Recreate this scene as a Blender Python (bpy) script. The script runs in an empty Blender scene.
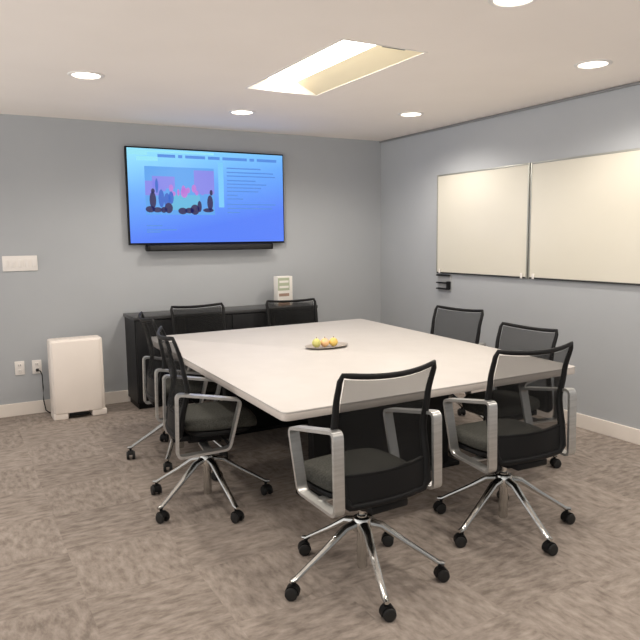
import bpy, bmesh, math, random
from mathutils import Vector, Matrix
R = math.radians
SC = bpy.context.scene
COL = SC.collection

# ------------------------------------------------------------------ camera
YAW, PITCH, ROLL, FOC, EYE = R(29.152), R(7.034), R(0.668), 666.24, 1.55
fw = Vector((math.sin(YAW)*math.cos(PITCH), math.cos(YAW)*math.cos(PITCH), -math.sin(PITCH)))
rt = Vector((math.cos(YAW), -math.sin(YAW), 0))
dn = fw.cross(rt)
rt2 = rt*math.cos(ROLL) + dn*math.sin(ROLL)
dn2 = -rt*math.sin(ROLL) + dn*math.cos(ROLL)
cam = bpy.data.cameras.new('camera')
cam.sensor_width = 36.0
cam.lens = FOC/640*36
cam.clip_start = 0.05
co = bpy.data.objects.new('camera', cam)
COL.objects.link(co)
m = Matrix((rt2, -dn2, -fw)).transposed().to_4x4()
m.translation = (0, 0, EYE)
co.matrix_world = m
SC.camera = co

# ------------------------------------------------------------------ world (fill light through the unbuilt left and front sides) and exposure
W = bpy.data.worlds.new('world')
SC.world = W
W.use_nodes = True
bg = W.node_tree.nodes['Background']
bg.inputs['Color'].default_value = (1.0, 0.98, 0.96, 1)
# brighter towards -X, added fill for the right wall; windows there are assumed
wn, wl = W.node_tree.nodes, W.node_tree.links
wt = wn.new('ShaderNodeTexCoord'); wx = wn.new('ShaderNodeSeparateXYZ'); wr = wn.new('ShaderNodeMapRange')
wr.inputs['From Min'].default_value = 0.0; wr.inputs['From Max'].default_value = -1.0
wr.inputs['To Min'].default_value = 0.72; wr.inputs['To Max'].default_value = 2.0
wl.new(wt.outputs['Generated'], wx.inputs[0]); wl.new(wx.outputs['X'], wr.inputs['Value']); 
wz = wn.new('ShaderNodeMapRange')          # added: bright below the horizon for the ceiling, dim above to keep under-table dark
wz.inputs['From Min'].default_value = -0.10; wz.inputs['From Max'].default_value = 0.12
wz.inputs['To Min'].default_value = 1.30; wz.inputs['To Max'].default_value = 0.34
wm = wn.new('ShaderNodeMath'); wm.operation = 'MULTIPLY'
wl.new(wx.outputs['Z'], wz.inputs['Value']); wl.new(wr.outputs['Result'], wm.inputs[0]); wl.new(wz.outputs['Result'], wm.inputs[1])
wl.new(wm.outputs[0], bg.inputs['Strength'])
SC.view_settings.view_transform = 'Standard'
SC.view_settings.look = 'None'
SC.view_settings.exposure = 0.05
SC.view_settings.gamma = 1.0
SC.view_settings.use_curve_mapping = False
CAN_E, SPOT_W, TROFFER_E = 6.0, 42.0, 13.0
LAMP = (1.0, 0.93, 0.84)


# ------------------------------------------------------------------ room sizes
XL, XR, YF, YB, CH = -1.3, 4.394, -1.2, 6.417, 2.628

# ------------------------------------------------------------------ materials
def mat(name, col, rough=0.5, metal=0.0, spec=0.5, emis=None, estr=0.0):
    m = bpy.data.materials.new(name)
    m.use_nodes = True
    b = m.node_tree.nodes['Principled BSDF']
    b.inputs['Base Color'].default_value = (*col, 1)
    b.inputs['Roughness'].default_value = rough
    b.inputs['Metallic'].default_value = metal
    b.inputs['Specular IOR Level'].default_value = spec
    if emis:
        b.inputs['Emission Color'].default_value = (*emis, 1)
        b.inputs['Emission Strength'].default_value = estr
    return m

def noisy(name, c1, c2, scale, rough=0.6, bump=0.0, stretch=(1, 1, 1), metal=0.0, spec=0.5, detail=4):
    m = mat(name, c1, rough, metal, spec)
    nt = m.node_tree; N = nt.nodes; L = nt.links
    b = N['Principled BSDF']
    tc = N.new('ShaderNodeTexCoord'); mp = N.new('ShaderNodeMapping'); nz = N.new('ShaderNodeTexNoise'); rp = N.new('ShaderNodeValToRGB')
    mp.inputs['Scale'].default_value = stretch
    nz.inputs['Scale'].default_value = scale; nz.inputs['Detail'].default_value = detail
    rp.color_ramp.elements[0].position = 0.35; rp.color_ramp.elements[1].position = 0.65
    rp.color_ramp.elements[0].color = (*c1, 1); rp.color_ramp.elements[1].color = (*c2, 1)
    L.new(tc.outputs['Object'], mp.inputs['Vector']); L.new(mp.outputs['Vector'], nz.inputs['Vector'])
    L.new(nz.outputs['Fac'], rp.inputs['Fac']); L.new(rp.outputs['Color'], b.inputs['Base Color'])
    if bump:
        bp = N.new('ShaderNodeBump'); bp.inputs['Strength'].default_value = bump; bp.inputs['Distance'].default_value = 0.002
        L.new(nz.outputs['Fac'], bp.inputs['Height']); L.new(bp.outputs['Normal'], b.inputs['Normal'])
    return m

def carpet_mat():
    m = mat('carpet', (0.3, 0.25, 0.21), 0.95, 0, 0.1)
    nt = m.node_tree; N = nt.nodes; L = nt.links
    b = N['Principled BSDF']
    tc = N.new('ShaderNodeTexCoord')
    ck = N.new('ShaderNodeTexChecker'); ck.inputs['Scale'].default_value = 2.0
    ck.inputs['Color1'].default_value = (0, 0, 0, 1); ck.inputs['Color2'].default_value = (1, 1, 1, 1)
    off = N.new('ShaderNodeMapping'); off.inputs['Location'].default_value = (0.07, 0.11, 0.01)
    L.new(tc.outputs['Object'], off.inputs['Vector']); L.new(off.outputs['Vector'], ck.inputs['Vector'])
    def streak(sx, sy):
        mp = N.new('ShaderNodeMapping'); mp.inputs['Scale'].default_value = (sx, sy, 1)
        nz = N.new('ShaderNodeTexNoise'); nz.inputs['Scale'].default_value = 1.0; nz.inputs['Detail'].default_value = 5.0; nz.inputs['Roughness'].default_value = 0.62
        L.new(tc.outputs['Object'], mp.inputs['Vector']); L.new(mp.outputs['Vector'], nz.inputs['Vector'])
        return nz
    a = streak(11, 27); c = streak(27, 11)
    mx = N.new('ShaderNodeMix'); mx.data_type = 'FLOAT'
    L.new(ck.outputs['Fac'], mx.inputs['Factor']); L.new(a.outputs['Fac'], mx.inputs['A']); L.new(c.outputs['Fac'], mx.inputs['B'])
    # per-tile tone
    vr = N.new('ShaderNodeTexWhiteNoise'); vr.noise_dimensions = '2D'
    sc = N.new('ShaderNodeVectorMath'); sc.operation = 'MULTIPLY'; sc.inputs[1].default_value = (2, 2, 0)
    fl = N.new('ShaderNodeVectorMath'); fl.operation = 'FLOOR'
    L.new(off.outputs['Vector'], sc.inputs[0]); L.new(sc.outputs['Vector'], fl.inputs[0]); L.new(fl.outputs['Vector'], vr.inputs['Vector'])
    tone = N.new('ShaderNodeMath'); tone.operation = 'MULTIPLY_ADD'; tone.inputs[1].default_value = 0.09; tone.inputs[2].default_value = -0.045
    L.new(vr.outputs['Value'], tone.inputs[0])
    ad = N.new('ShaderNodeMath'); ad.operation = 'ADD'
    L.new(mx.outputs['Result'], ad.inputs[0]); L.new(tone.outputs[0], ad.inputs[1])
    rp = N.new('ShaderNodeValToRGB')
    e = rp.color_ramp.elements
    e[0].position = 0.30; e[0].color = (0.205, 0.171, 0.147, 1)
    e[1].position = 0.70; e[1].color = (0.41, 0.352, 0.309, 1)
    k = e.new(0.48); k.color = (0.305, 0.259, 0.225, 1)
    L.new(ad.outputs[0], rp.inputs['Fac']); L.new(rp.outputs['Color'], b.inputs['Base Color'])
    fz = N.new('ShaderNodeTexNoise'); fz.inputs['Scale'].default_value = 220; fz.inputs['Detail'].default_value = 2
    L.new(tc.outputs['Object'], fz.inputs['Vector'])
    bp = N.new('ShaderNodeBump'); bp.inputs['Strength'].default_value = 0.4; bp.inputs['Distance'].default_value = 0.003
    L.new(fz.outputs['Fac'], bp.inputs['Height']); L.new(bp.outputs['Normal'], b.inputs['Normal'])
    return m

def mesh_fabric(name, col, alpha):
    m = mat(name, col, 0.8, 0, 0.2)
    nt = m.node_tree; N = nt.nodes; L = nt.links
    b = N['Principled BSDF']; out = N['Material Output']
    tr = N.new('ShaderNodeBsdfTransparent'); mx = N.new('ShaderNodeMixShader')
    mx.inputs['Fac'].default_value = alpha
    L.new(tr.outputs[0], mx.inputs[1]); L.new(b.outputs[0], mx.inputs[2]); L.new(mx.outputs[0], out.inputs['Surface'])
    return m

def screen_mat():
    # the slide's own blue background: pale at its upper left, deeper at its lower right
    m = mat('slide_background', (0.01, 0.01, 0.01), 0.25)
    nt = m.node_tree; N = nt.nodes; L = nt.links
    b = N['Principled BSDF']
    tc = N.new('ShaderNodeTexCoord'); mp = N.new('ShaderNodeMapping'); sx = N.new('ShaderNodeSeparateXYZ')
    L.new(tc.outputs['Generated'], sx.inputs[0])
    ma = N.new('ShaderNodeMath'); ma.operation = 'MULTIPLY_ADD'; ma.inputs[1].default_value = -0.35
    L.new(sx.outputs['X'], ma.inputs[0]); L.new(sx.outputs['Z'], ma.inputs[2])
    rp = N.new('ShaderNodeValToRGB'); e = rp.color_ramp.elements
    e[0].position = 0.0; e[0].color = (0.085, 0.215, 0.95, 1)
    e[1].position = 1.0; e[1].color = (0.28, 0.78, 1.0, 1)
    k = e.new(0.5); k.color = (0.145, 0.42, 1.0, 1)
    L.new(ma.outputs[0], rp.inputs['Fac']); L.new(rp.outputs['Color'], b.inputs['Emission Color'])
    b.inputs['Emission Strength'].default_value = 0.95
    return m

M = {}
M['wall'] = noisy('wall_paint', (0.405, 0.42, 0.437), (0.415, 0.43, 0.447), 3.0, 0.85)
M['ceiling'] = noisy('ceiling_paint', (0.88, 0.815, 0.755), (0.90, 0.835, 0.775), 2.0, 0.9)
M['carpet'] = carpet_mat()
M['trim'] = noisy('trim_paint', (0.80, 0.735, 0.67), (0.83, 0.765, 0.70), 4, 0.5)
M['shadow_line'] = mat('shadow_line_grey', (0.22, 0.22, 0.22), 0.5)
M['white'] = mat('white_plastic', (0.80, 0.76, 0.72), 0.4)
M['purifier'] = noisy('cream_plastic', (0.84, 0.765, 0.70), (0.86, 0.785, 0.72), 3, 0.4)
M['table'] = noisy('table_laminate', (0.545, 0.515, 0.49), (0.565, 0.535, 0.51), 6, 0.5, spec=0.3)
M['edge'] = mat('table_edge_band', (0.56, 0.51, 0.47), 0.45)
M['black'] = mat('black_plastic', (0.007, 0.007, 0.0075), 0.5, 0, 0.2)
M['blackwood'] = noisy('black_laminate', (0.010, 0.010, 0.011), (0.016, 0.016, 0.017), 3, 0.4, stretch=(8, 8, 0.6), spec=0.2)
M['under'] = mat('table_base_paint', (0.008, 0.008, 0.008), 0.6, 0, 0.2)
M['rubber'] = mat('caster_rubber', (0.010, 0.010, 0.010), 0.6)
M['alu'] = noisy('brushed_aluminium', (0.50, 0.50, 0.49), (0.58, 0.58, 0.57), 8, 0.34, metal=0.85, stretch=(1, 1, 12))
M['chrome'] = mat('polished_aluminium', (0.62, 0.62, 0.60), 0.2, 1.0)
M['seat'] = noisy('seat_fabric', (0.045, 0.045, 0.040), (0.075, 0.075, 0.066), 120, 0.95, 0.3, spec=0.15)
M['mesh'] = mesh_fabric('black_mesh_fabric', (0.012, 0.012, 0.012), 0.41)
M['board'] = noisy('whiteboard_enamel', (0.66, 0.625, 0.53), (0.68, 0.645, 0.555), 1.2, 0.28)
M['boardframe'] = mat('whiteboard_frame', (0.42, 0.42, 0.38), 0.4, 0.6)
M['darkmetal'] = mat('dark_metal', (0.05, 0.05, 0.05), 0.4, 0.6)
M['glow'] = mat('warm_lens', (0.9, 0.85, 0.78), 0.5, emis=(1.0, 0.90, 0.78), estr=CAN_E)
M['tube'] = mat('troffer_lens', (0.9, 0.87, 0.82), 0.5, emis=(1.0, 0.93, 0.82), estr=TROFFER_E)
M['reflector'] = mat('troffer_reflector', (0.74, 0.66, 0.47), 0.6)
M['screen'] = screen_mat()
def glow(name, c, s=0.9):
    return mat(name, (0.01, 0.01, 0.01), 0.4, emis=c, estr=s)
M['s_text'] = glow('slide_text_blue', (0.09, 0.28, 0.80))
M['s_pale'] = glow('slide_pale', (0.32, 0.82, 0.98))
M['s_dark'] = glow('slide_dark', (0.015, 0.015, 0.11))
M['s_pink'] = glow('slide_pink', (0.50, 0.20, 0.72))
M['s_mauve'] = glow('slide_mauve', (0.24, 0.25, 0.85))
M['s_blue'] = glow('slide_mid_blue', (0.03, 0.14, 0.62))
M['s_sky'] = glow('slide_sky', (0.10, 0.38, 0.90))
M['s_teal'] = glow('slide_teal', (0.12, 0.50, 0.78))
M['card'] = mat('white_card', (0.80, 0.77, 0.72), 0.6)
M['card_green'] = mat('printed_green', (0.42, 0.46, 0.33), 0.6)
M['card_brown'] = mat('printed_brown', (0.36, 0.24, 0.18), 0.6)
M['plate'] = mat('grey_dish', (0.42, 0.37, 0.33), 0.35)
M['lemon'] = noisy('yellow_skin', (0.80, 0.56, 0.13), (0.86, 0.64, 0.20), 30, 0.45, 0.2)
M['peach'] = noisy('peach_skin', (0.86, 0.50, 0.30), (0.88, 0.62, 0.25), 14, 0.5)
M['pear'] = noisy('green_skin', (0.62, 0.60, 0.18), (0.72, 0.68, 0.28), 18, 0.45)
M['steel'] = mat('steel', (0.5, 0.5, 0.5), 0.3, 1.0)

# ------------------------------------------------------------------ mesh helpers
def bm_new(): return bmesh.new()

def obj(name, bm, material, parent=None, smooth=True, angle=35, loc=None):
    me = bpy.data.meshes.new(name)
    bmesh.ops.recalc_face_normals(bm, faces=bm.faces[:])
    bm.to_mesh(me); bm.free()
    mats = material if isinstance(material, (list, tuple)) else [material]
    for k in mats: me.materials.append(k)
    o = bpy.data.objects.new(name, me); COL.objects.link(o)
    if smooth:
        for p in me.polygons: p.use_smooth = True
        try: me.set_sharp_from_angle(angle=R(angle))
        except Exception: pass
    if parent: o.parent = parent
    if loc: o.location = loc
    return o

def tag(o, label, cat, group=None):
    o['label'] = label; o['category'] = cat
    if group: o['group'] = group
    return o

def thing(name, label, cat, loc=(0, 0, 0), rz=0, group=None):
    o = bpy.data.objects.new(name, None); COL.objects.link(o)
    o.empty_display_size = 0.1
    o.location = loc; o.rotation_euler = (0, 0, rz)
    return tag(o, label, cat, group)

def struct(name, bm, material, smooth=False):
    o = obj(name, bm, material, None, smooth); o['kind'] = 'structure'; return o

def box(bm, x0, x1, y0, y1, z0, z1, bev=0.0, seg=2, mi=0, T=None):
    t = bmesh.new()
    vs = [t.verts.new((x, y, z)) for x in (x0, x1) for y in (y0, y1) for z in (z0, z1)]
    for f in ((0, 1, 3, 2), (4, 6, 7, 5), (0, 4, 5, 1), (2, 3, 7, 6), (0, 2, 6, 4), (1, 5, 7, 3)):
        t.faces.new([vs[i] for i in f])
    if bev: bmesh.ops.bevel(t, geom=t.edges[:], offset=bev, segments=seg, affect='EDGES', profile=0.5)
    merge(bm, t, mi, T)

def merge(bm, t, mi=0, T=None):
    if T is not None: bmesh.ops.transform(t, matrix=T, verts=t.verts[:])
    mp = {}
    for v in t.verts: mp[v] = bm.verts.new(v.co)
    for f in t.faces:
        try:
            g = bm.faces.new([mp[v] for v in f.verts]); g.material_index = mi
        except ValueError: pass
    t.free()

def lathe(bm, prof, n=24, T=None, mi=0):
    """prof: list of (r, z) bottom to top; r==0 closes with a pole."""
    t = bmesh.new(); rings = []
    for r, z in prof:
        if r <= 1e-6: rings.append([t.verts.new((0, 0, z))])
        else: rings.append([t.verts.new((r*math.cos(2*math.pi*i/n), r*math.sin(2*math.pi*i/n), z)) for i in range(n)])
    for a, b in zip(rings, rings[1:]):
        for i in range(n):
            j = (i+1) % n
            if len(a) == 1 and len(b) == 1: continue
            if len(a) == 1: t.faces.new((a[0], b[i], b[j]))
            elif len(b) == 1: t.faces.new((a[i], a[j], b[0]))
            else: t.faces.new((a[i], a[j], b[j], b[i]))
    merge(bm, t, mi, T)

def tube(bm, pts, rad, n=8, closed=False, mi=0, flat=1.0, up=Vector((0, 0, 1))):
    """tube through pts; rad number or list; flat squashes the section along 'up'."""
    pts = [Vector(p) for p in pts]; k = len(pts)
    rads = rad if isinstance(rad, (list, tuple)) else [rad]*k
    rings = []
    for i, p in enumerate(pts):
        if closed: d = pts[(i+1) % k]-pts[i-1]
        else: d = pts[min(i+1, k-1)]-pts[max(i-1, 0)]
        d.normalize()
        s = d.cross(up)
        if s.length < 1e-4: s = d.cross(Vector((1, 0, 0)))
        s.normalize(); u = s.cross(d)
        rings.append([bm.verts.new(p + s*math.cos(2*math.pi*j/n)*rads[i] + u*math.sin(2*math.pi*j/n)*rads[i]*flat) for j in range(n)])
    rng = range(k) if closed else range(k-1)
    for i in rng:
        a = rings[i]; b = rings[(i+1) % k]
        for j in range(n):
            f = bm.faces.new((a[j], a[(j+1) % n], b[(j+1) % n], b[j])); f.material_index = mi
    if not closed:
        for rr in (rings[0], rings[-1]):
            f = bm.faces.new(rr); f.material_index = mi

def round_poly(pts, rad, seg=5):
    """closed 2D polygon with rounded corners"""
    out = []; n = len(pts)
    for i in range(n):
        p = Vector(pts[i]); a = Vector(pts[i-1]); b = Vector(pts[(i+1) % n])
        da = (a-p); db = (b-p)
        r = min(rad, da.length*0.45, db.length*0.45)
        s = p+da.normalized()*r; e = p+db.normalized()*r
        for k in range(seg+1):
            t = k/seg
            out.append(s*(1-t)**2 + p*2*t*(1-t) + e*t*t)
    return out

def prism(bm, pts2, z0, z1, bev=0.0, mi=0):
    t = bmesh.new()
    lo = [t.verts.new((p[0], p[1], z0)) for p in pts2]
    f = t.faces.new(lo)
    r = bmesh.ops.extrude_face_region(t, geom=[f])
    vs = [v for v in r['geom'] if isinstance(v, bmesh.types.BMVert)]
    bmesh.ops.translate(t, vec=(0, 0, z1-z0), verts=vs)
    if bev:
        es = [e for e in t.edges if abs(e.verts[0].co.z-e.verts[1].co.z) < 1e-6]
        bmesh.ops.bevel(t, geom=es, offset=bev, segments=2, affect='EDGES', profile=0.5)
    merge(bm, t, mi)

def superellipse(a, b, n=40, e=3.2):
    out = []
    for i in range(n):
        t = 2*math.pi*i/n; c, s = math.cos(t), math.sin(t)
        out.append((a*math.copysign(abs(c)**(2/e), c), b*math.copysign(abs(s)**(2/e), s)))
    return out

# ------------------------------------------------------------------ the setting
b = bm_new(); box(b, XL-0.3, XR+0.15, YF-0.3, YB+0.15, -0.12, 0); struct('floor', b, M['carpet'])
# ceiling with the opening of the recessed troffer
TX0, TX1, TY0, TY1 = 1.965, 2.56, 3.25, 4.60
b = bm_new()
for x0, x1, y0, y1 in ((XL-0.3, TX0, YF-0.3, YB+0.15), (TX1, XR+0.15, YF-0.3, YB+0.15), (TX0, TX1, YF-0.3, TY0), (TX0, TX1, TY1, YB+0.15)):
    box(b, x0, x1, y0, y1, CH, CH+0.10)
struct('ceiling', b, M['ceiling'])
b = bm_new(); box(b, XL-0.3, XR+0.15, YB, YB+0.15, 0, CH); struct('wall_back', b, M['wall'])
b = bm_new(); box(b, XR, XR+0.15, YF-0.3, YB, 0, CH); struct('wall_right', b, M['wall'])
def baseboard(name, x0, x1, y0, y1):
    b = bm_new(); box(b, x0, x1, y0, y1, 0, 0.115, 0.004); struct(name, b, M['trim'])
baseboard('baseboard_back', XL-0.3, XR-0.016, YB-0.016, YB)
baseboard('baseboard_right', XR-0.016, XR, YF-0.3, YB)
b = bm_new(); box(b, XR-0.02, XR, YF-0.3, YB, CH-0.022, CH-0.004, 0.002); struct('ceiling_shadow_line', b, M['shadow_line'])  # dark strip that paints the shadow line just below the ceiling

# ------------------------------------------------------------------ ceiling lights
def spot_lamp(x, y, t=None):
    l = bpy.data.lights.new('spot_lamp', 'SPOT'); l.energy = SPOT_W; l.color = LAMP
    l.spot_size = R(158); l.spot_blend = 0.6; l.shadow_soft_size = 0.06
    o = bpy.data.objects.new('spot_lamp', l); COL.objects.link(o)
    o.location = (0, 0, -0.075) if t else (x, y, CH-0.075)
    if t: o.parent = t
    return o
def downlight(x, y, label):
    t = thing('recessed_downlight', label, 'ceiling light', (x, y, CH), 0, 'recessed ceiling downlights')
    b = bm_new(); lathe(b, [(0.088, -0.003), (0.092, -0.008), (0.112, -0.006), (0.116, 0.0), (0.090, 0.0), (0.088, -0.003)], 32)
    obj('trim_ring', b, M['white'], t)
    b = bm_new(); lathe(b, [(0, -0.004), (0.06, -0.004), (0.088, -0.002), (0.088, 0.0), (0, 0.0)], 32)
    obj('lens', b, M['glow'], t)
    spot_lamp(x, y, t)
    return t
downlight(0.886, 4.70, 'round recessed ceiling light at the left, nearest the left picture edge')
downlight(2.302, 5.456, 'round recessed ceiling light just above the right half of the wall screen')
downlight(3.68, 4.90, 'round recessed ceiling light near the back right corner of the ceiling')
downlight(3.68, 2.992, 'round recessed ceiling light at the right, above the whiteboards')
downlight(2.352, 2.36, 'round recessed ceiling light cut by the top edge of the picture')
# added spots without fixtures, out of view, as fill light for the room
for x, y in ((0.886, 2.40), (-0.6, 3.6), (0.886, 0.0), (2.352, 0.1), (3.68, 1.0)): spot_lamp(x, y)

t = thing('ceiling_troffer', 'bright rectangular recessed fluorescent ceiling fixture above the table', 'ceiling light', ((TX0+TX1)/2, (TY0+TY1)/2, CH))
hx, hy, dp = (TX1-TX0)/2, (TY1-TY0)/2, 0.095
b = bm_new()
for x0, x1, y0, y1 in ((-hx, -hx+0.012, -hy, hy), (hx-0.012, hx, -hy, hy), (-hx+0.012, hx-0.012, -hy, -hy+0.012), (-hx+0.012, hx-0.012, hy-0.012, hy)):
    box(b, x0, x1, y0, y1, -0.003, dp)
obj('housing', b, M['white'], t)
LW = 0.115
b = bm_new(); box(b, -LW, LW, -hy+0.012, hy-0.012, dp-0.012, dp); obj('lens', b, M['tube'], t)
for sg in (-1, 1):
    b = bm_new(); tb = bmesh.new()
    q = [(sg*LW, dp-0.012), (sg*(hx-0.012), 0.0), (sg*(hx-0.012), dp), (sg*LW, dp)]
    f = tb.faces.new([tb.verts.new((x, -hy+0.012, z)) for x, z in q])
    r = bmesh.ops.extrude_face_region(tb, geom=[f])
    bmesh.ops.translate(tb, vec=(0, 2*hy-0.024, 0), verts=[v for v in r['geom'] if isinstance(v, bmesh.types.BMVert)])
    merge(b, tb); obj('side_reflector', b, M['reflector'], t, False)
b = bm_new(); box(b, hx-0.30, hx-0.14, -hy+0.013, -hy+0.04, 0.0, 0.03, 0.003); obj('latch', b, M['darkmetal'], t)

# ------------------------------------------------------------------ television and sound bar
TVX0, TVX1, TVZ0, TVZ1, TVY = 1.509, 3.131, 1.502, 2.413, YB-0.06
t = thing('television', 'large wall-mounted flat screen showing a blue slide', 'television', ((TVX0+TVX1)/2, YB, TVZ0))
w = (TVX1-TVX0)/2; h = TVZ1-TVZ0
b = bm_new(); box(b, -w, w, -0.06, -0.022, 0, h, 0.004); obj('housing', b, M['black'], t)
b = bm_new(); box(b, -0.35, 0.35, -0.022, 0, 0.2, 0.7); obj('wall_mount', b, M['darkmetal'], t)
b = bm_new(); box(b, -w+0.014, w-0.012, -0.0622, -0.058, 0.018, h-0.014); scr = obj('screen', b, M['screen'], t, False)
def sx(px): return -w + (px-125)/(284.5-125)*2*w
def strip(name, rects, material, y=-0.0632):
    for x0, x1, z0, z1 in rects:
        bb = bm_new(); box(bb, x0, x1, y, -0.0615, z0, z1); obj(name, bb, material, scr, False)
def words(rnd, x0, x1, z0, z1):
    return [(x0, x1, z0, z1)]
rn = random.Random(4)
L0 = -w
# heading across the top of the slide, pale with blue edges
strip('slide_banner', [(L0+0.02, L0+0.20, 0.835, 0.885), (L0+0.20, L0+0.86, 0.865, 0.885), (L0+0.10, L0+0.30, 0.785, 0.825)], M['s_pale'])
hd = []
x = L0+0.30
for ln in (0.17, 0.04, 0.20, 0.12, 0.26, 0.05, 0.22):
    hd += [(x, x+ln, 0.822, 0.850)]
    x += ln+0.03
strip('slide_heading', hd, M['s_text'])
tx = []
for i, (z, x1) in enumerate(((0.74, 1.36), (0.70, 1.50), (0.665, 1.52), (0.62, 1.30), (0.585, 1.42), (0.55, 1.36), (0.515, 1.33), (0.475, 1.10), (0.44, 1.16), (0.385, 1.52), (0.345, 1.48), (0.305, 1.12))):
    tx += words(rn, L0+0.99, L0+x1, z, z+0.012)
for i, (z, x1) in enumerate(((0.175, 0.32), (0.135, 0.46), (0.115, 0.30))):
    tx += words(rn, L0+0.17, L0+x1, z, z+0.012)
strip('slide_text', tx, M['s_text'])
strip('slide_margin', [(L0+0.90, L0+0.955, 0.36, 0.80)], glow('slide_margin', (0.20, 0.62, 1.0)))
# group photograph on the slide
PX0, PX1, PZ0, PZ1 = L0+0.17, L0+0.855, 0.285, 0.735
strip('slide_photo', [(PX0, PX1, PZ0, PZ1)], M['s_sky'])
def ph(x, z): return PX0+x*(PX1-PX0), PZ0+z*(PZ1-PZ0)
def blobs(name, lst, material, y):
    for cx, cz, rx, rz in lst:
        bb = bm_new()
        X, Z = ph(cx, cz); tt = bmesh.new()
        vs = [tt.verts.new((X+rx*math.cos(2*math.pi*i/14), y, Z+rz*math.sin(2*math.pi*i/14))) for i in range(14)]
        f = tt.faces.new(vs)
        r = bmesh.ops.extrude_face_region(tt, geom=[f])
        bmesh.ops.translate(tt, vec=(0, 0.0006, 0), verts=[v for v in r['geom'] if isinstance(v, bmesh.types.BMVert)])
        merge(bb, tt); obj(name, bb, material, scr, False)
strip('photo_backdrop', [(*[ph(.10, 0)[0], ph(.42, 0)[0]], ph(0, .55)[1], ph(0, .80)[1]), (ph(.70, 0)[0], ph(1, 0)[0], ph(0, .45)[1], ph(0, .95)[1]), (ph(.0, 0)[0], ph(.2, 0)[0], ph(0, .4)[1], ph(0, .7)[1])], M['s_mauve'], -0.0638)
strip('photo_ground', [(ph(.36, 0)[0], ph(.78, 0)[0], ph(0, .10)[1], ph(0, .42)[1])], M['s_teal'], -0.0638)
rp_ = random.Random(11)
pk = [(0.08+0.86*i/13+rp_.uniform(-.02, .02), .50+rp_.uniform(-.06, .06), rp_.uniform(.012, .026), rp_.uniform(.022, .045)) for i in range(14)]
blobs('photo_pink_figure', pk[:4]+pk[11:], M['s_mauve'], -0.0643)
blobs('photo_pink_figure', pk[4:11]+[(.55, .47, .035, .05)], M['s_pink'], -0.0645)
blobs('photo_blue_figure', [(.22, .34, .028, .085), (.30, .30, .030, .07), (.36, .36, .024, .06), (.16, .60, .014, .07)], M['s_blue'], -0.0650)
blobs('photo_dark_figure', [(.10, .30, .032, .080), (.105, .49, .018, .024), (.06, .11, .045, .030), (.16, .10, .045, .025), (.32, .14, .040, .050), (.25, .10, .030, .028), (.52, .08, .045, .032), (.62, .09, .045, .028), (.70, .11, .045, .050), (.77, .18, .022, .055), (.93, .26, .030, .075), (.90, .10, .055, .020), (.95, .48, .016, .028)], M['s_dark'], -0.0655)

t = thing('sound_bar', 'slim black sound bar mounted under the wall screen', 'sound bar', (2.32, YB, 1.44))
b = bm_new(); box(b, -0.655, 0.655, -0.115, -0.02, 0, 0.062, 0.012, 3); obj('body', b, M['black'], t)
b = bm_new(); box(b, -0.63, 0.63, -0.1175, -0.11, 0.008, 0.052, 0.002); obj('grille', b, M['rubber'], t)
for x in (-0.45, 0.40):
    b = bm_new(); box(b, x, x+0.05, -0.02, 0, 0.005, 0.055); obj('bracket', b, M['darkmetal'], t)

# ------------------------------------------------------------------ whiteboards
def whiteboard(y0, y1, z0, z1, label):
    t = thing('whiteboard', label, 'whiteboard', (XR, (y0+y1)/2, z0), 0, 'wall-mounted whiteboards')
    hh = (y1-y0)/2; H = z1-z0; f = 0.014
    b = bm_new(); box(b, -0.018, 0, -hh+f, hh-f, f, H-f); obj('panel', b, M['board'], t, False)
    b = bm_new()
    box(b, -0.022, 0, -hh, -hh+f, 0, H, 0.002); box(b, -0.022, 0, hh-f, hh, 0, H, 0.002); box(b, -0.022, 0, -hh+f, hh-f, H-f, H, 0.002)
    obj('frame', b, M['boardframe'], t)
    b = bm_new(); box(b, -0.026, 0, -hh+f, hh-f, 0, f, 0.002); obj('shadow_rail', b, M['darkmetal'], t)  # lower side of the frame, its dark colour paints the tray's shadow
    for s in (-1, 1):
        b = bm_new(); box(b, -0.030, -0.018, s*(hh-0.06)-0.012, s*(hh-0.06)+0.012, 0.0, 0.045, 0.002); obj('mounting_clip', b, M['white'], t)
    return t
whiteboard(4.160, 5.386, 1.179, 2.160, 'left of two large whiteboards, wholly in view on the right wall')
whiteboard(2.920, 4.146, 1.179, 2.160, 'right of two large whiteboards, running out past the picture edge')

# small dark tray holder under the far end of the boards
t = thing('marker_holder', 'small dark marker holder hanging under the left whiteboard corner', 'marker holder', (XR, 5.275, 1.003))
b = bm_new(); box(b, -0.008, 0, -0.105, 0.10, 0.0, 0.17, 0.003); obj('back_plate', b, mat('holder_grey', (0.42, 0.42, 0.42), 0.5), t)
for z in (0.015, 0.075, 0.15):
    b = bm_new(); box(b, -0.045, -0.008, -0.10, 0.085, z, z+0.014, 0.003); obj('shelf', b, M['black'], t)
b = bm_new(); box(b, -0.045, -0.008, -0.105, -0.075, 0.02, 0.10, 0.004); obj('side_clip', b, M['black'], t)

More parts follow.
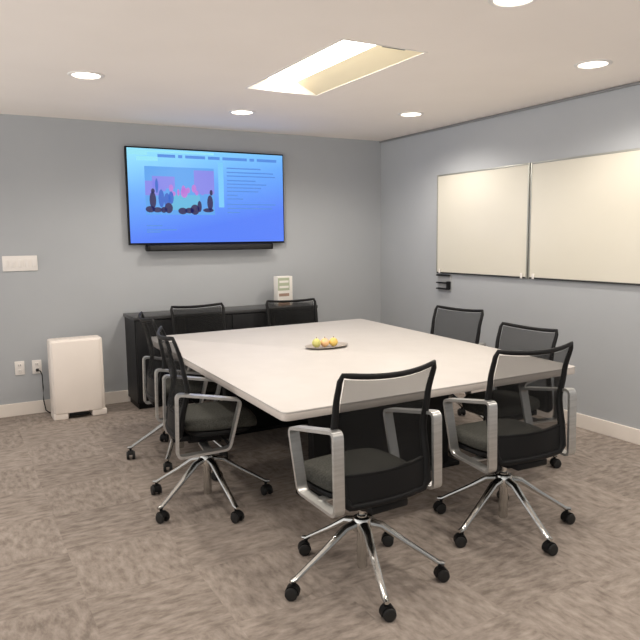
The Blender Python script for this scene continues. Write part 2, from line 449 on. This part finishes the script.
# ------------------------------------------------------------------ wall plates on the back wall
def switch_plate(x0, x1, z0, z1, n):
    t = thing('switch_plate', 'wide white switch plate on the back wall at the left edge', 'switch', ((x0+x1)/2, YB, z0))
    w = (x1-x0)/2; h = z1-z0
    b = bm_new(); box(b, -w, w, -0.012, 0, 0, h, 0.004, 3); obj('plate', b, M['white'], t)
    for i in range(n):
        cx = -w+(i+0.5)*2*w/n
        b = bm_new(); box(b, cx-0.017, cx+0.017, -0.017, -0.010, h/2-0.034, h/2+0.034, 0.002); obj('rocker', b, M['white'], t)
switch_plate(0.424, 0.708, 1.290, 1.424, 5)
def outlet(x, z, label):
    t = thing('wall_outlet', label, 'outlet', (x, YB, z), 0, 'outlets on the back wall')
    b = bm_new(); box(b, -0.040, 0.040, -0.009, 0, -0.062, 0.062, 0.003, 3); obj('plate', b, M['white'], t)
    for s in (-1, 1):
        b = bm_new(); box(b, -0.017, 0.017, -0.013, -0.007, s*0.026-0.016, s*0.026+0.016, 0.004, 3); k = obj('socket', b, M['white'], t)
        b = bm_new()
        for q in (-1, 1): box(b, q*0.007-0.0015, q*0.007+0.0015, -0.0135, -0.012, s*0.026-0.006, s*0.026+0.008)
        obj('slot', b, M['black'], k)
outlet(0.506, 0.428, 'left of two white wall outlets, farther from the air purifier')
outlet(0.648, 0.425, 'right of two white wall outlets, close beside the air purifier')
t = thing('power_cord', 'thin dark power cord hanging from the outlet by the air purifier', 'cord', (0.665, YB, 0.39))
b = bm_new(); box(b, -0.030, -0.004, -0.035, -0.0137, -0.004, 0.022, 0.004); obj('plug', b, M['darkmetal'], t)
b = bm_new(); tube(b, [(-0.017, -0.034, 0.008), (0.005, -0.045, 0.0), (0.018, -0.045, -0.04), (0.020, -0.04, -0.15), (0.018, -0.04, -0.27), (0.03, -0.06, -0.36), (0.06, -0.08, -0.384), (0.15, -0.10, -0.384)], 0.005, 8)
obj('cable', b, M['black'], t)

# ------------------------------------------------------------------ air purifier
t = thing('air_purifier', 'boxy cream floor-standing air purifier against the back wall', 'air purifier', (0.940, 6.03, 0))
PW, PD, PH = 0.220, 0.20, 0.700
b = bm_new()
box(b, -PW, PW, 0.012, PD, 0.05, PH, 0.018, 3); obj('body', b, M['purifier'], t)
b = bm_new(); box(b, -PW+0.012, PW-0.03, -0.006, 0.02, 0.055, PH-0.012, 0.008, 3); obj('front_panel', b, M['purifier'], t)
for s in (-1, 1):
    b = bm_new(); x0, x1 = (-PW-0.002, -PW+0.12) if s < 0 else (PW-0.12, PW+0.008)
    box(b, x0, x1, 0.0, PD-0.01, 0.0, 0.06, 0.010, 3); obj('foot', b, M['purifier'], t)
b = bm_new(); box(b, -0.09, 0.07, 0.004, 0.03, 0.022, 0.052, 0.003); obj('intake_slot', b, M['black'], t)
b = bm_new()
for i in range(9): box(b, -0.17+i*0.04, -0.145+i*0.04, 0.05, 0.16, PH-0.004, PH+0.002)
obj('outlet_grille', b, M['trim'], t)

# ------------------------------------------------------------------ credenza
CX0, CX1, CY0, CY1, CZ = 1.43, 3.32, 5.995, YB-0.018, 0.86
t = thing('credenza', 'long low black credenza standing under the wall screen', 'credenza', ((CX0+CX1)/2, (CY0+CY1)/2, 0))
hx, hy = (CX1-CX0)/2, (CY1-CY0)/2
b = bm_new(); box(b, -hx+0.012, hx-0.012, -hy+0.022, hy-0.004, 0.06, CZ-0.03); obj('body', b, M['blackwood'], t, False)
b = bm_new(); box(b, -hx, hx, -hy, hy, CZ-0.03, CZ, 0.003); obj('top', b, mat('credenza_top', (0.035, 0.035, 0.036), 0.30), t)
b = bm_new(); box(b, -hx+0.03, hx-0.03, -hy+0.06, hy-0.01, 0, 0.06); obj('plinth', b, M['black'], t)
nd = 4; dw = (2*hx-0.03)/nd
for i in range(nd):
    x0 = -hx+0.015+i*dw
    b = bm_new(); box(b, x0+0.003, x0+dw-0.003, -hy+0.004, -hy+0.022, 0.075, CZ-0.038, 0.002); d = obj('door', b, M['blackwood'], t)
    hxp = x0+dw-0.035 if i % 2 == 0 else x0+0.035
    b = bm_new(); tube(b, [(hxp, -hy+0.004, 0.60), (hxp, -hy-0.012, 0.61), (hxp, -hy-0.012, 0.71), (hxp, -hy+0.004, 0.72)], 0.004, 8); obj('handle', b, M['darkmetal'], d)

# small printed carton on the credenza
t = thing('small_carton', 'small white carton with green and brown print standing on the credenza', 'box', (3.035, 6.22, CZ), R(4))
b = bm_new(); box(b, -0.088, 0.088, -0.045, 0.045, 0, 0.30, 0.003); obj('body', b, M['card'], t)
b = bm_new(); box(b, -0.086, 0.05, -0.0465, -0.044, 0.155, 0.285); lb = obj('upper_label', b, M['card_green'], t, False); lb['label'] = 'green printed band'
b = bm_new()
for z in (0.18, 0.235): box(b, -0.07, 0.04, -0.0475, -0.046, z, z+0.022)
obj('label_stripe', b, M['card'], lb, False)
b = bm_new(); box(b, -0.075, 0.045, -0.0465, -0.044, 0.095, 0.125); box(b, -0.086, 0.05, -0.0465, -0.044, 0.0, 0.03); lb = obj('lower_label', b, M['card_brown'], t, False); lb['label'] = 'brown printed bands'

# ------------------------------------------------------------------ conference table
QX0, QX1, QY0, QY1, QZ = 1.330, 3.400, 2.735, 5.585, 0.74
t = thing('conference_table', 'large white-topped meeting table in the middle of the room', 'table', ((QX0+QX1)/2, (QY0+QY1)/2, 0))
hx, hy = (QX1-QX0)/2, (QY1-QY0)/2
cx0, cy0 = (QX0+QX1)/2, (QY0+QY1)/2
pts = round_poly([(x-cx0, y-cy0) for x, y in ((1.325, 2.737), (3.375, 2.775), (3.600, 5.610), (1.42, 5.540))], 0.045, 6)
b = bm_new(); prism(b, pts, QZ-0.010, QZ, 0.003); obj('tabletop', b, M['table'], t)
b = bm_new(); prism(b, pts, QZ-0.045, QZ-0.0102, 0.002); obj('edge_band', b, M['edge'], t)
for y in (-0.72, 0.72):
    b = bm_new(); box(b, -0.52, 0.52, y-0.035, y+0.035, 0.03, QZ-0.085, 0.004); obj('leg', b, M['under'], t)
    b = bm_new(); box(b, -0.60, 0.60, y-0.06, y+0.06, 0.0, 0.03, 0.006); obj('foot', b, M['under'], t)
b = bm_new()
for x in (-0.40, 0.40): box(b, x-0.03, x+0.03, -hy+0.28, hy-0.28, QZ-0.085, QZ-0.0452)
obj('frame_rail', b, M['under'], t)
b = bm_new(); box(b, -0.03, 0.03, -0.684, 0.684, 0.15, QZ-0.09, 0.003); obj('centre_panel', b, M['under'], t)

# centrepiece: low dish with three pieces of fruit
t = thing('serving_dish', 'flat grey oval dish at the middle of the white table', 'dish', (2.425, 4.25, QZ))
b = bm_new(); lathe(b, [(0, 0), (0.10, 0), (0.15, 0.010), (0.175, 0.016), (0.172, 0.020), (0.14, 0.014), (0.09, 0.008), (0, 0.008)], 32, Matrix.Scale(0.62, 4, (0, 1, 0)))
obj('dish', b, M['plate'], t)
def fruit(name, x, y, r, sq, material, label, stem=True):
    t = thing(name, label, 'fruit', (x, y, QZ+0.009), 0.4, 'fruit in the dish')
    b = bm_new()
    lathe(b, [(0, 0.0)]+[(r*math.sin(math.pi*k/12)*(1-0.06*math.cos(math.pi*k/6)), r*sq*(1-math.cos(math.pi*k/12))) for k in range(1, 12)]+[(0, 2*r*sq*0.97)], 20)
    obj('flesh', b, material, t)
    b = bm_new(); tube(b, [(0, 0, 2*r*sq*0.93), (0.002, 0, 2*r*sq+0.010)], 0.003, 6); obj('stem', b, M['card_brown'], t)
fruit('pear', 2.330, 4.235, 0.031, 1.12, M['pear'], 'greenish yellow fruit at the left of the dish')
fruit('peach', 2.398, 4.232, 0.032, 1.05, M['peach'], 'peach coloured fruit in the middle of the dish')
fruit('lemon', 2.465, 4.218, 0.031, 1.08, M['lemon'], 'yellow fruit at the right of the dish')

# ------------------------------------------------------------------ task chair (faces local +Y)
BW = 0.245
def prof(v):
    """side profile of the back: (y of its side edges, depth of the wrap)"""
    ys = [(0.0, -0.185, .030), (0.18, -0.170, .040), (0.48, -0.135, .050), (0.75, -0.160, .050), (1.0, -0.200, .048)]
    for (v0, a0, w0), (v1, a1, w1) in zip(ys, ys[1:]):
        if v <= v1:
            s = (v-v0)/(v1-v0); s = s*s*(3-2*s)*0.5+s*0.5
            return a0+(a1-a0)*s, w0+(w1-w0)*s
    return ys[-1][1:]
def back_pt(u, v):
    y, wr = prof(v)
    wd = BW*(0.90+0.12*min(1, v*1.7)**0.8-0.02*math.sin(math.pi*v)+0.01*v)
    return Vector((u*wd, y-wr*(1-u*u), 0.440+0.545*v + 0.018*v*abs(u)**2))
def sheet(bm, u0, u1, v0, v1, nu, nv, th):
    g = [[back_pt(u0+(u1-u0)*i/nu, v0+(v1-v0)*j/nv) for i in range(nu+1)] for j in range(nv+1)]
    off = Vector((0, th, 0))
    A = [[bm.verts.new(p) for p in r] for r in g]; B = [[bm.verts.new(p+off) for p in r] for r in g]
    for j in range(nv):
        for i in range(nu):
            bm.faces.new((A[j][i], A[j][i+1], A[j+1][i+1], A[j+1][i]))
            bm.faces.new((B[j][i], B[j+1][i], B[j+1][i+1], B[j][i+1]))
    for j in range(nv):
        bm.faces.new((A[j][0], A[j+1][0], B[j+1][0], B[j][0])); bm.faces.new((A[j][nu], B[j][nu], B[j+1][nu], A[j+1][nu]))
    for i in range(nu):
        bm.faces.new((A[0][i], B[0][i], B[0][i+1], A[0][i+1])); bm.faces.new((A[nv][i], A[nv][i+1], B[nv][i+1], B[nv][i]))

def strip_loop(bm, pts_yz, xc, wid, th, closed=True):
    P = round_poly([(p[0], p[1]) for p in pts_yz], 0.030, 6)
    n = len(P); rings = []
    for i in range(n):
        d = (P[(i+1) % n]-P[i-1]).normalized(); nn = Vector((d.y, -d.x))
        ring = []
        for sx_, sn in ((-1, -1), (1, -1), (1, 1), (-1, 1)):
            q = P[i]+nn*sn*th/2
            ring.append(bm.verts.new((xc+sx_*wid/2, q.x, q.y)))
        rings.append(ring)
    for i in range(n):
        a = rings[i]; c = rings[(i+1) % n]
        for j in range(4): bm.faces.new((a[j], a[(j+1) % 4], c[(j+1) % 4], c[j]))

HUB = 0.275
def make_chair():
    t = thing('office_chair', '', 'chair')
    up = []
    # seat cushion
    b = bm_new()
    A, Bd = 0.245, 0.235; yc = 0.055
    rings = []
    for s, z in ((0.90, 0.452), (0.985, 0.462), (1.0, 0.480), (0.985, 0.500), (0.93, 0.513), (0.80, 0.517), (0.55, 0.513), (0.25, 0.511)):
        rr = []
        for x, y in superellipse(A*s, Bd*s, 48):
            fr = max(0.0, (y-0.08)/0.15)
            rr.append(b.verts.new((x*0.93, yc+y, z+0.012-0.030*fr*fr)))
        rings.append(rr)
    for a, c in zip(rings, rings[1:]):
        for i in range(48): b.faces.new((a[i], a[(i+1) % 48], c[(i+1) % 48], c[i]))
    b.faces.new(rings[0]); b.faces.new(rings[-1])
    up.append(obj('seat', b, M['seat'], t, angle=60))
    # seat pan
    b = bm_new()
    prism(b, [(x, yc+y) for x, y in superellipse(0.225, 0.195, 32)], 0.437, 0.4635, 0.008)
    box(b, -0.085, 0.085, -0.12, 0.14, 0.365, 0.438, 0.012)
    box(b, -0.10, 0.10, -0.205, -0.10, 0.385, 0.42, 0.008)
    up.append(obj('seat_pan', b, M['black'], t))
    b = bm_new(); tube(b, [(0.08, 0.06, 0.40), (0.20, 0.07, 0.405), (0.265, 0.075, 0.40)], [0.006, 0.006, 0.010], 8); up.append(obj('height_lever', b, M['black'], t))
    # back
    b = bm_new(); sheet(b, -0.93, 0.93, 0.22, 0.97, 18, 18, 0.002); up.append(obj('mesh_back', b, M['mesh'], t, angle=80))
    b = bm_new(); sheet(b, -0.95, 0.95, 0.02, 0.24, 18, 5, 0.016); up.append(obj('lumbar_shell', b, M['black'], t, angle=60))
    b = bm_new()
    path = []; rd = []
    N = 16
    for i in range(0, 13): path.append(back_pt(-0.9+1.8*i/12, 0.0)); rd.append(0.016)
    for i in range(1, 20):
        v = i/20; path.append(back_pt(1, v)); rd.append(0.025-0.012*v)
    for i in range(0, 15): path.append(back_pt(0.96-1.92*i/14, 1.0)); rd.append(0.0125)
    for i in range(1, 20):
        v = 1-i/20; path.append(back_pt(-1, v)); rd.append(0.025-0.012*v)
    path = [p for p in path if p is not None]
    tube(b, path, rd, 8, True, up=Vector((0, 1, 0)), flat=0.75)
    up.append(obj('back_frame', b, M['black'], t, angle=60))
    # arms: closed loops of flat aluminium strip
    for s in (-1, 1):
        b = bm_new()
        strip_loop(b, [(-0.205, 0.395), (-0.198, 0.745), (0.150, 0.685), (0.080, 0.415)], s*0.267, 0.050, 0.014)
        box(b, min(s*0.08, s*0.27), max(s*0.08, s*0.27), -0.06, -0.01, 0.401, 0.413, 0.003)
        up.append(obj('armrest', b, M['alu'], t, angle=40))
    # gas lift
    b = bm_new(); lathe(b, [(0, 0.30), (0.014, 0.30), (0.014, 0.362), (0, 0.362)], 16); lathe(b, [(0, 0.05), (0.020, 0.05), (0.024, 0.06), (0.024, 0.30), (0.019, 0.305), (0, 0.305)], 20)
    gas = obj('gas_lift', b, M['chrome'], t)
    # star base
    b = bm_new(); lathe(b, [(0.026, HUB-0.050), (0.042, HUB-0.045), (0.048, HUB-0.01), (0.040, HUB+0.015), (0.026, HUB+0.02), (0.026, HUB-0.050)], 24)
    star = obj('star_base', b, M['chrome'], t)
    for k in range(5):
        a = 2*math.pi*k/5; d = Vector((math.cos(a), math.sin(a), 0))
        b = bm_new()
        P = [d*0.030+Vector((0, 0, HUB-0.010)), d*0.09+Vector((0, 0, HUB-0.022)), d*0.19+Vector((0, 0, HUB-0.090)), d*0.29+Vector((0, 0, 0.122)), d*0.345+Vector((0, 0, 0.086)), d*0.372+Vector((0, 0, 0.082))]
        tube(b, P, [0.026, 0.022, 0.017, 0.0145, 0.0145, 0.011], 10, flat=0.75)
        lg = obj('leg', b, M['chrome'], star)
        # caster
        b = bm_new()
        lathe(b, [(0, 0.060), (0.009, 0.060), (0.009, 0.082), (0, 0.082)], 12)
        # hood over the twin wheels
        h = bmesh.new(); nn = 10; ra = []
        for sx_ in (-0.019, 0.019):
            ra.append([h.verts.new((0.030*math.cos(math.pi*i/nn+0.25)*1.04+0.008, sx_, 0.031+0.033*math.sin(math.pi*i/nn+0.25))) for i in range(nn+1)])
        for i in range(nn): h.faces.new((ra[0][i], ra[0][i+1], ra[1][i+1], ra[1][i]))
        h.faces.new(ra[0]); h.faces.new(ra[1])
        merge(b, h)
        cs = obj('caster', b, M['black'], t)
        cs.location = d*0.352
        cs.rotation_euler = (0, 0, a+random.Random(k).uniform(-1.2, 1.2))
        for s in (-1, 1):
            b = bm_new()
            Tm = Matrix.Translation((0.010, s*0.0200, 0.029)) @ Matrix.Rotation(R(90), 4, 'X')
            lathe(b, [(0, -0.010), (0.020, -0.010), (0.027, -0.008), (0.029, 0), (0.027, 0.008), (0.020, 0.010), (0, 0.010)], 20, Tm)
            obj('wheel', b, M['rubber'], cs)
    return t, [o.name for o in up]

proto, UPPER = make_chair()
UPKIND = {'seat', 'seat_pan', 'height_lever', 'mesh_back', 'lumbar_shell', 'back_frame', 'armrest'}
def place(x, y, heading, base, dz, adz, label, group, first=False):
    """heading: degrees ccw from +Y; base: world angle of one star-base leg"""
    if first: r = proto
    else:
        r = proto.copy(); COL.objects.link(r)
        for ch in list(proto.children):
            c = ch.copy(); COL.objects.link(c); c.parent = r
            for g in ch.children:
                q = g.copy(); COL.objects.link(q); q.parent = c
    r['label'] = label; r['group'] = group
    r.location = (x, y, 0); r.rotation_euler = (0, 0, R(heading))
    rot = R(base-heading); k = 0
    for c in r.children:
        nm = c.name.split('.')[0]
        if nm in UPKIND: c.location.z = dz+(adz if nm == 'armrest' else 0)
        elif nm == 'star_base': c.rotation_euler = (0, 0, rot)
        elif nm == 'caster':
            a = rot+2*math.pi*k/5
            c.location = (0.352*math.cos(a), 0.352*math.sin(a), 0)
            c.rotation_euler = (0, 0, a+(0.9, -0.7, 1.6, 0.3, -1.3)[k]); k += 1
    return r
G = 'mesh-back task chairs round the meeting table'
# x, y, heading, star-base angle, seat height offset, armrest height offset, label
jobs = [
    (1.567, 2.440, 4, 109, 0.005, 0.028, 'black mesh office chair at the near end of the table, nearest the camera'),
    (2.514, 2.515, -2, 119, 0.0, 0.012, 'black mesh office chair at the near end of the table, on the right'),
    (1.262, 3.655, -99, 60, 0.025, -0.043, 'black mesh office chair on the left side of the table, nearer the camera'),
    (1.395, 4.597, -96, 22, 0.02, -0.075, 'black mesh office chair on the left side of the table, farther back'),
    (3.490, 4.215, 98, 20, -0.048, 0.0, 'black mesh office chair by the right wall with its back below the left whiteboard'),
    (3.350, 3.345, 92, -70, -0.092, 0.0, 'black mesh office chair on the right side of the table, nearer the camera'),
    (2.000, 5.680, 183, 54, -0.055, 0.0, 'black mesh office chair at the far end, below the middle of the wall screen'),
    (2.920, 5.670, 172, 60, -0.060, 0.0, 'black mesh office chair at the far end, in front of the small white carton'),
]
for job in jobs[1:]: place(*job, G)
place(*jobs[0], G, True)
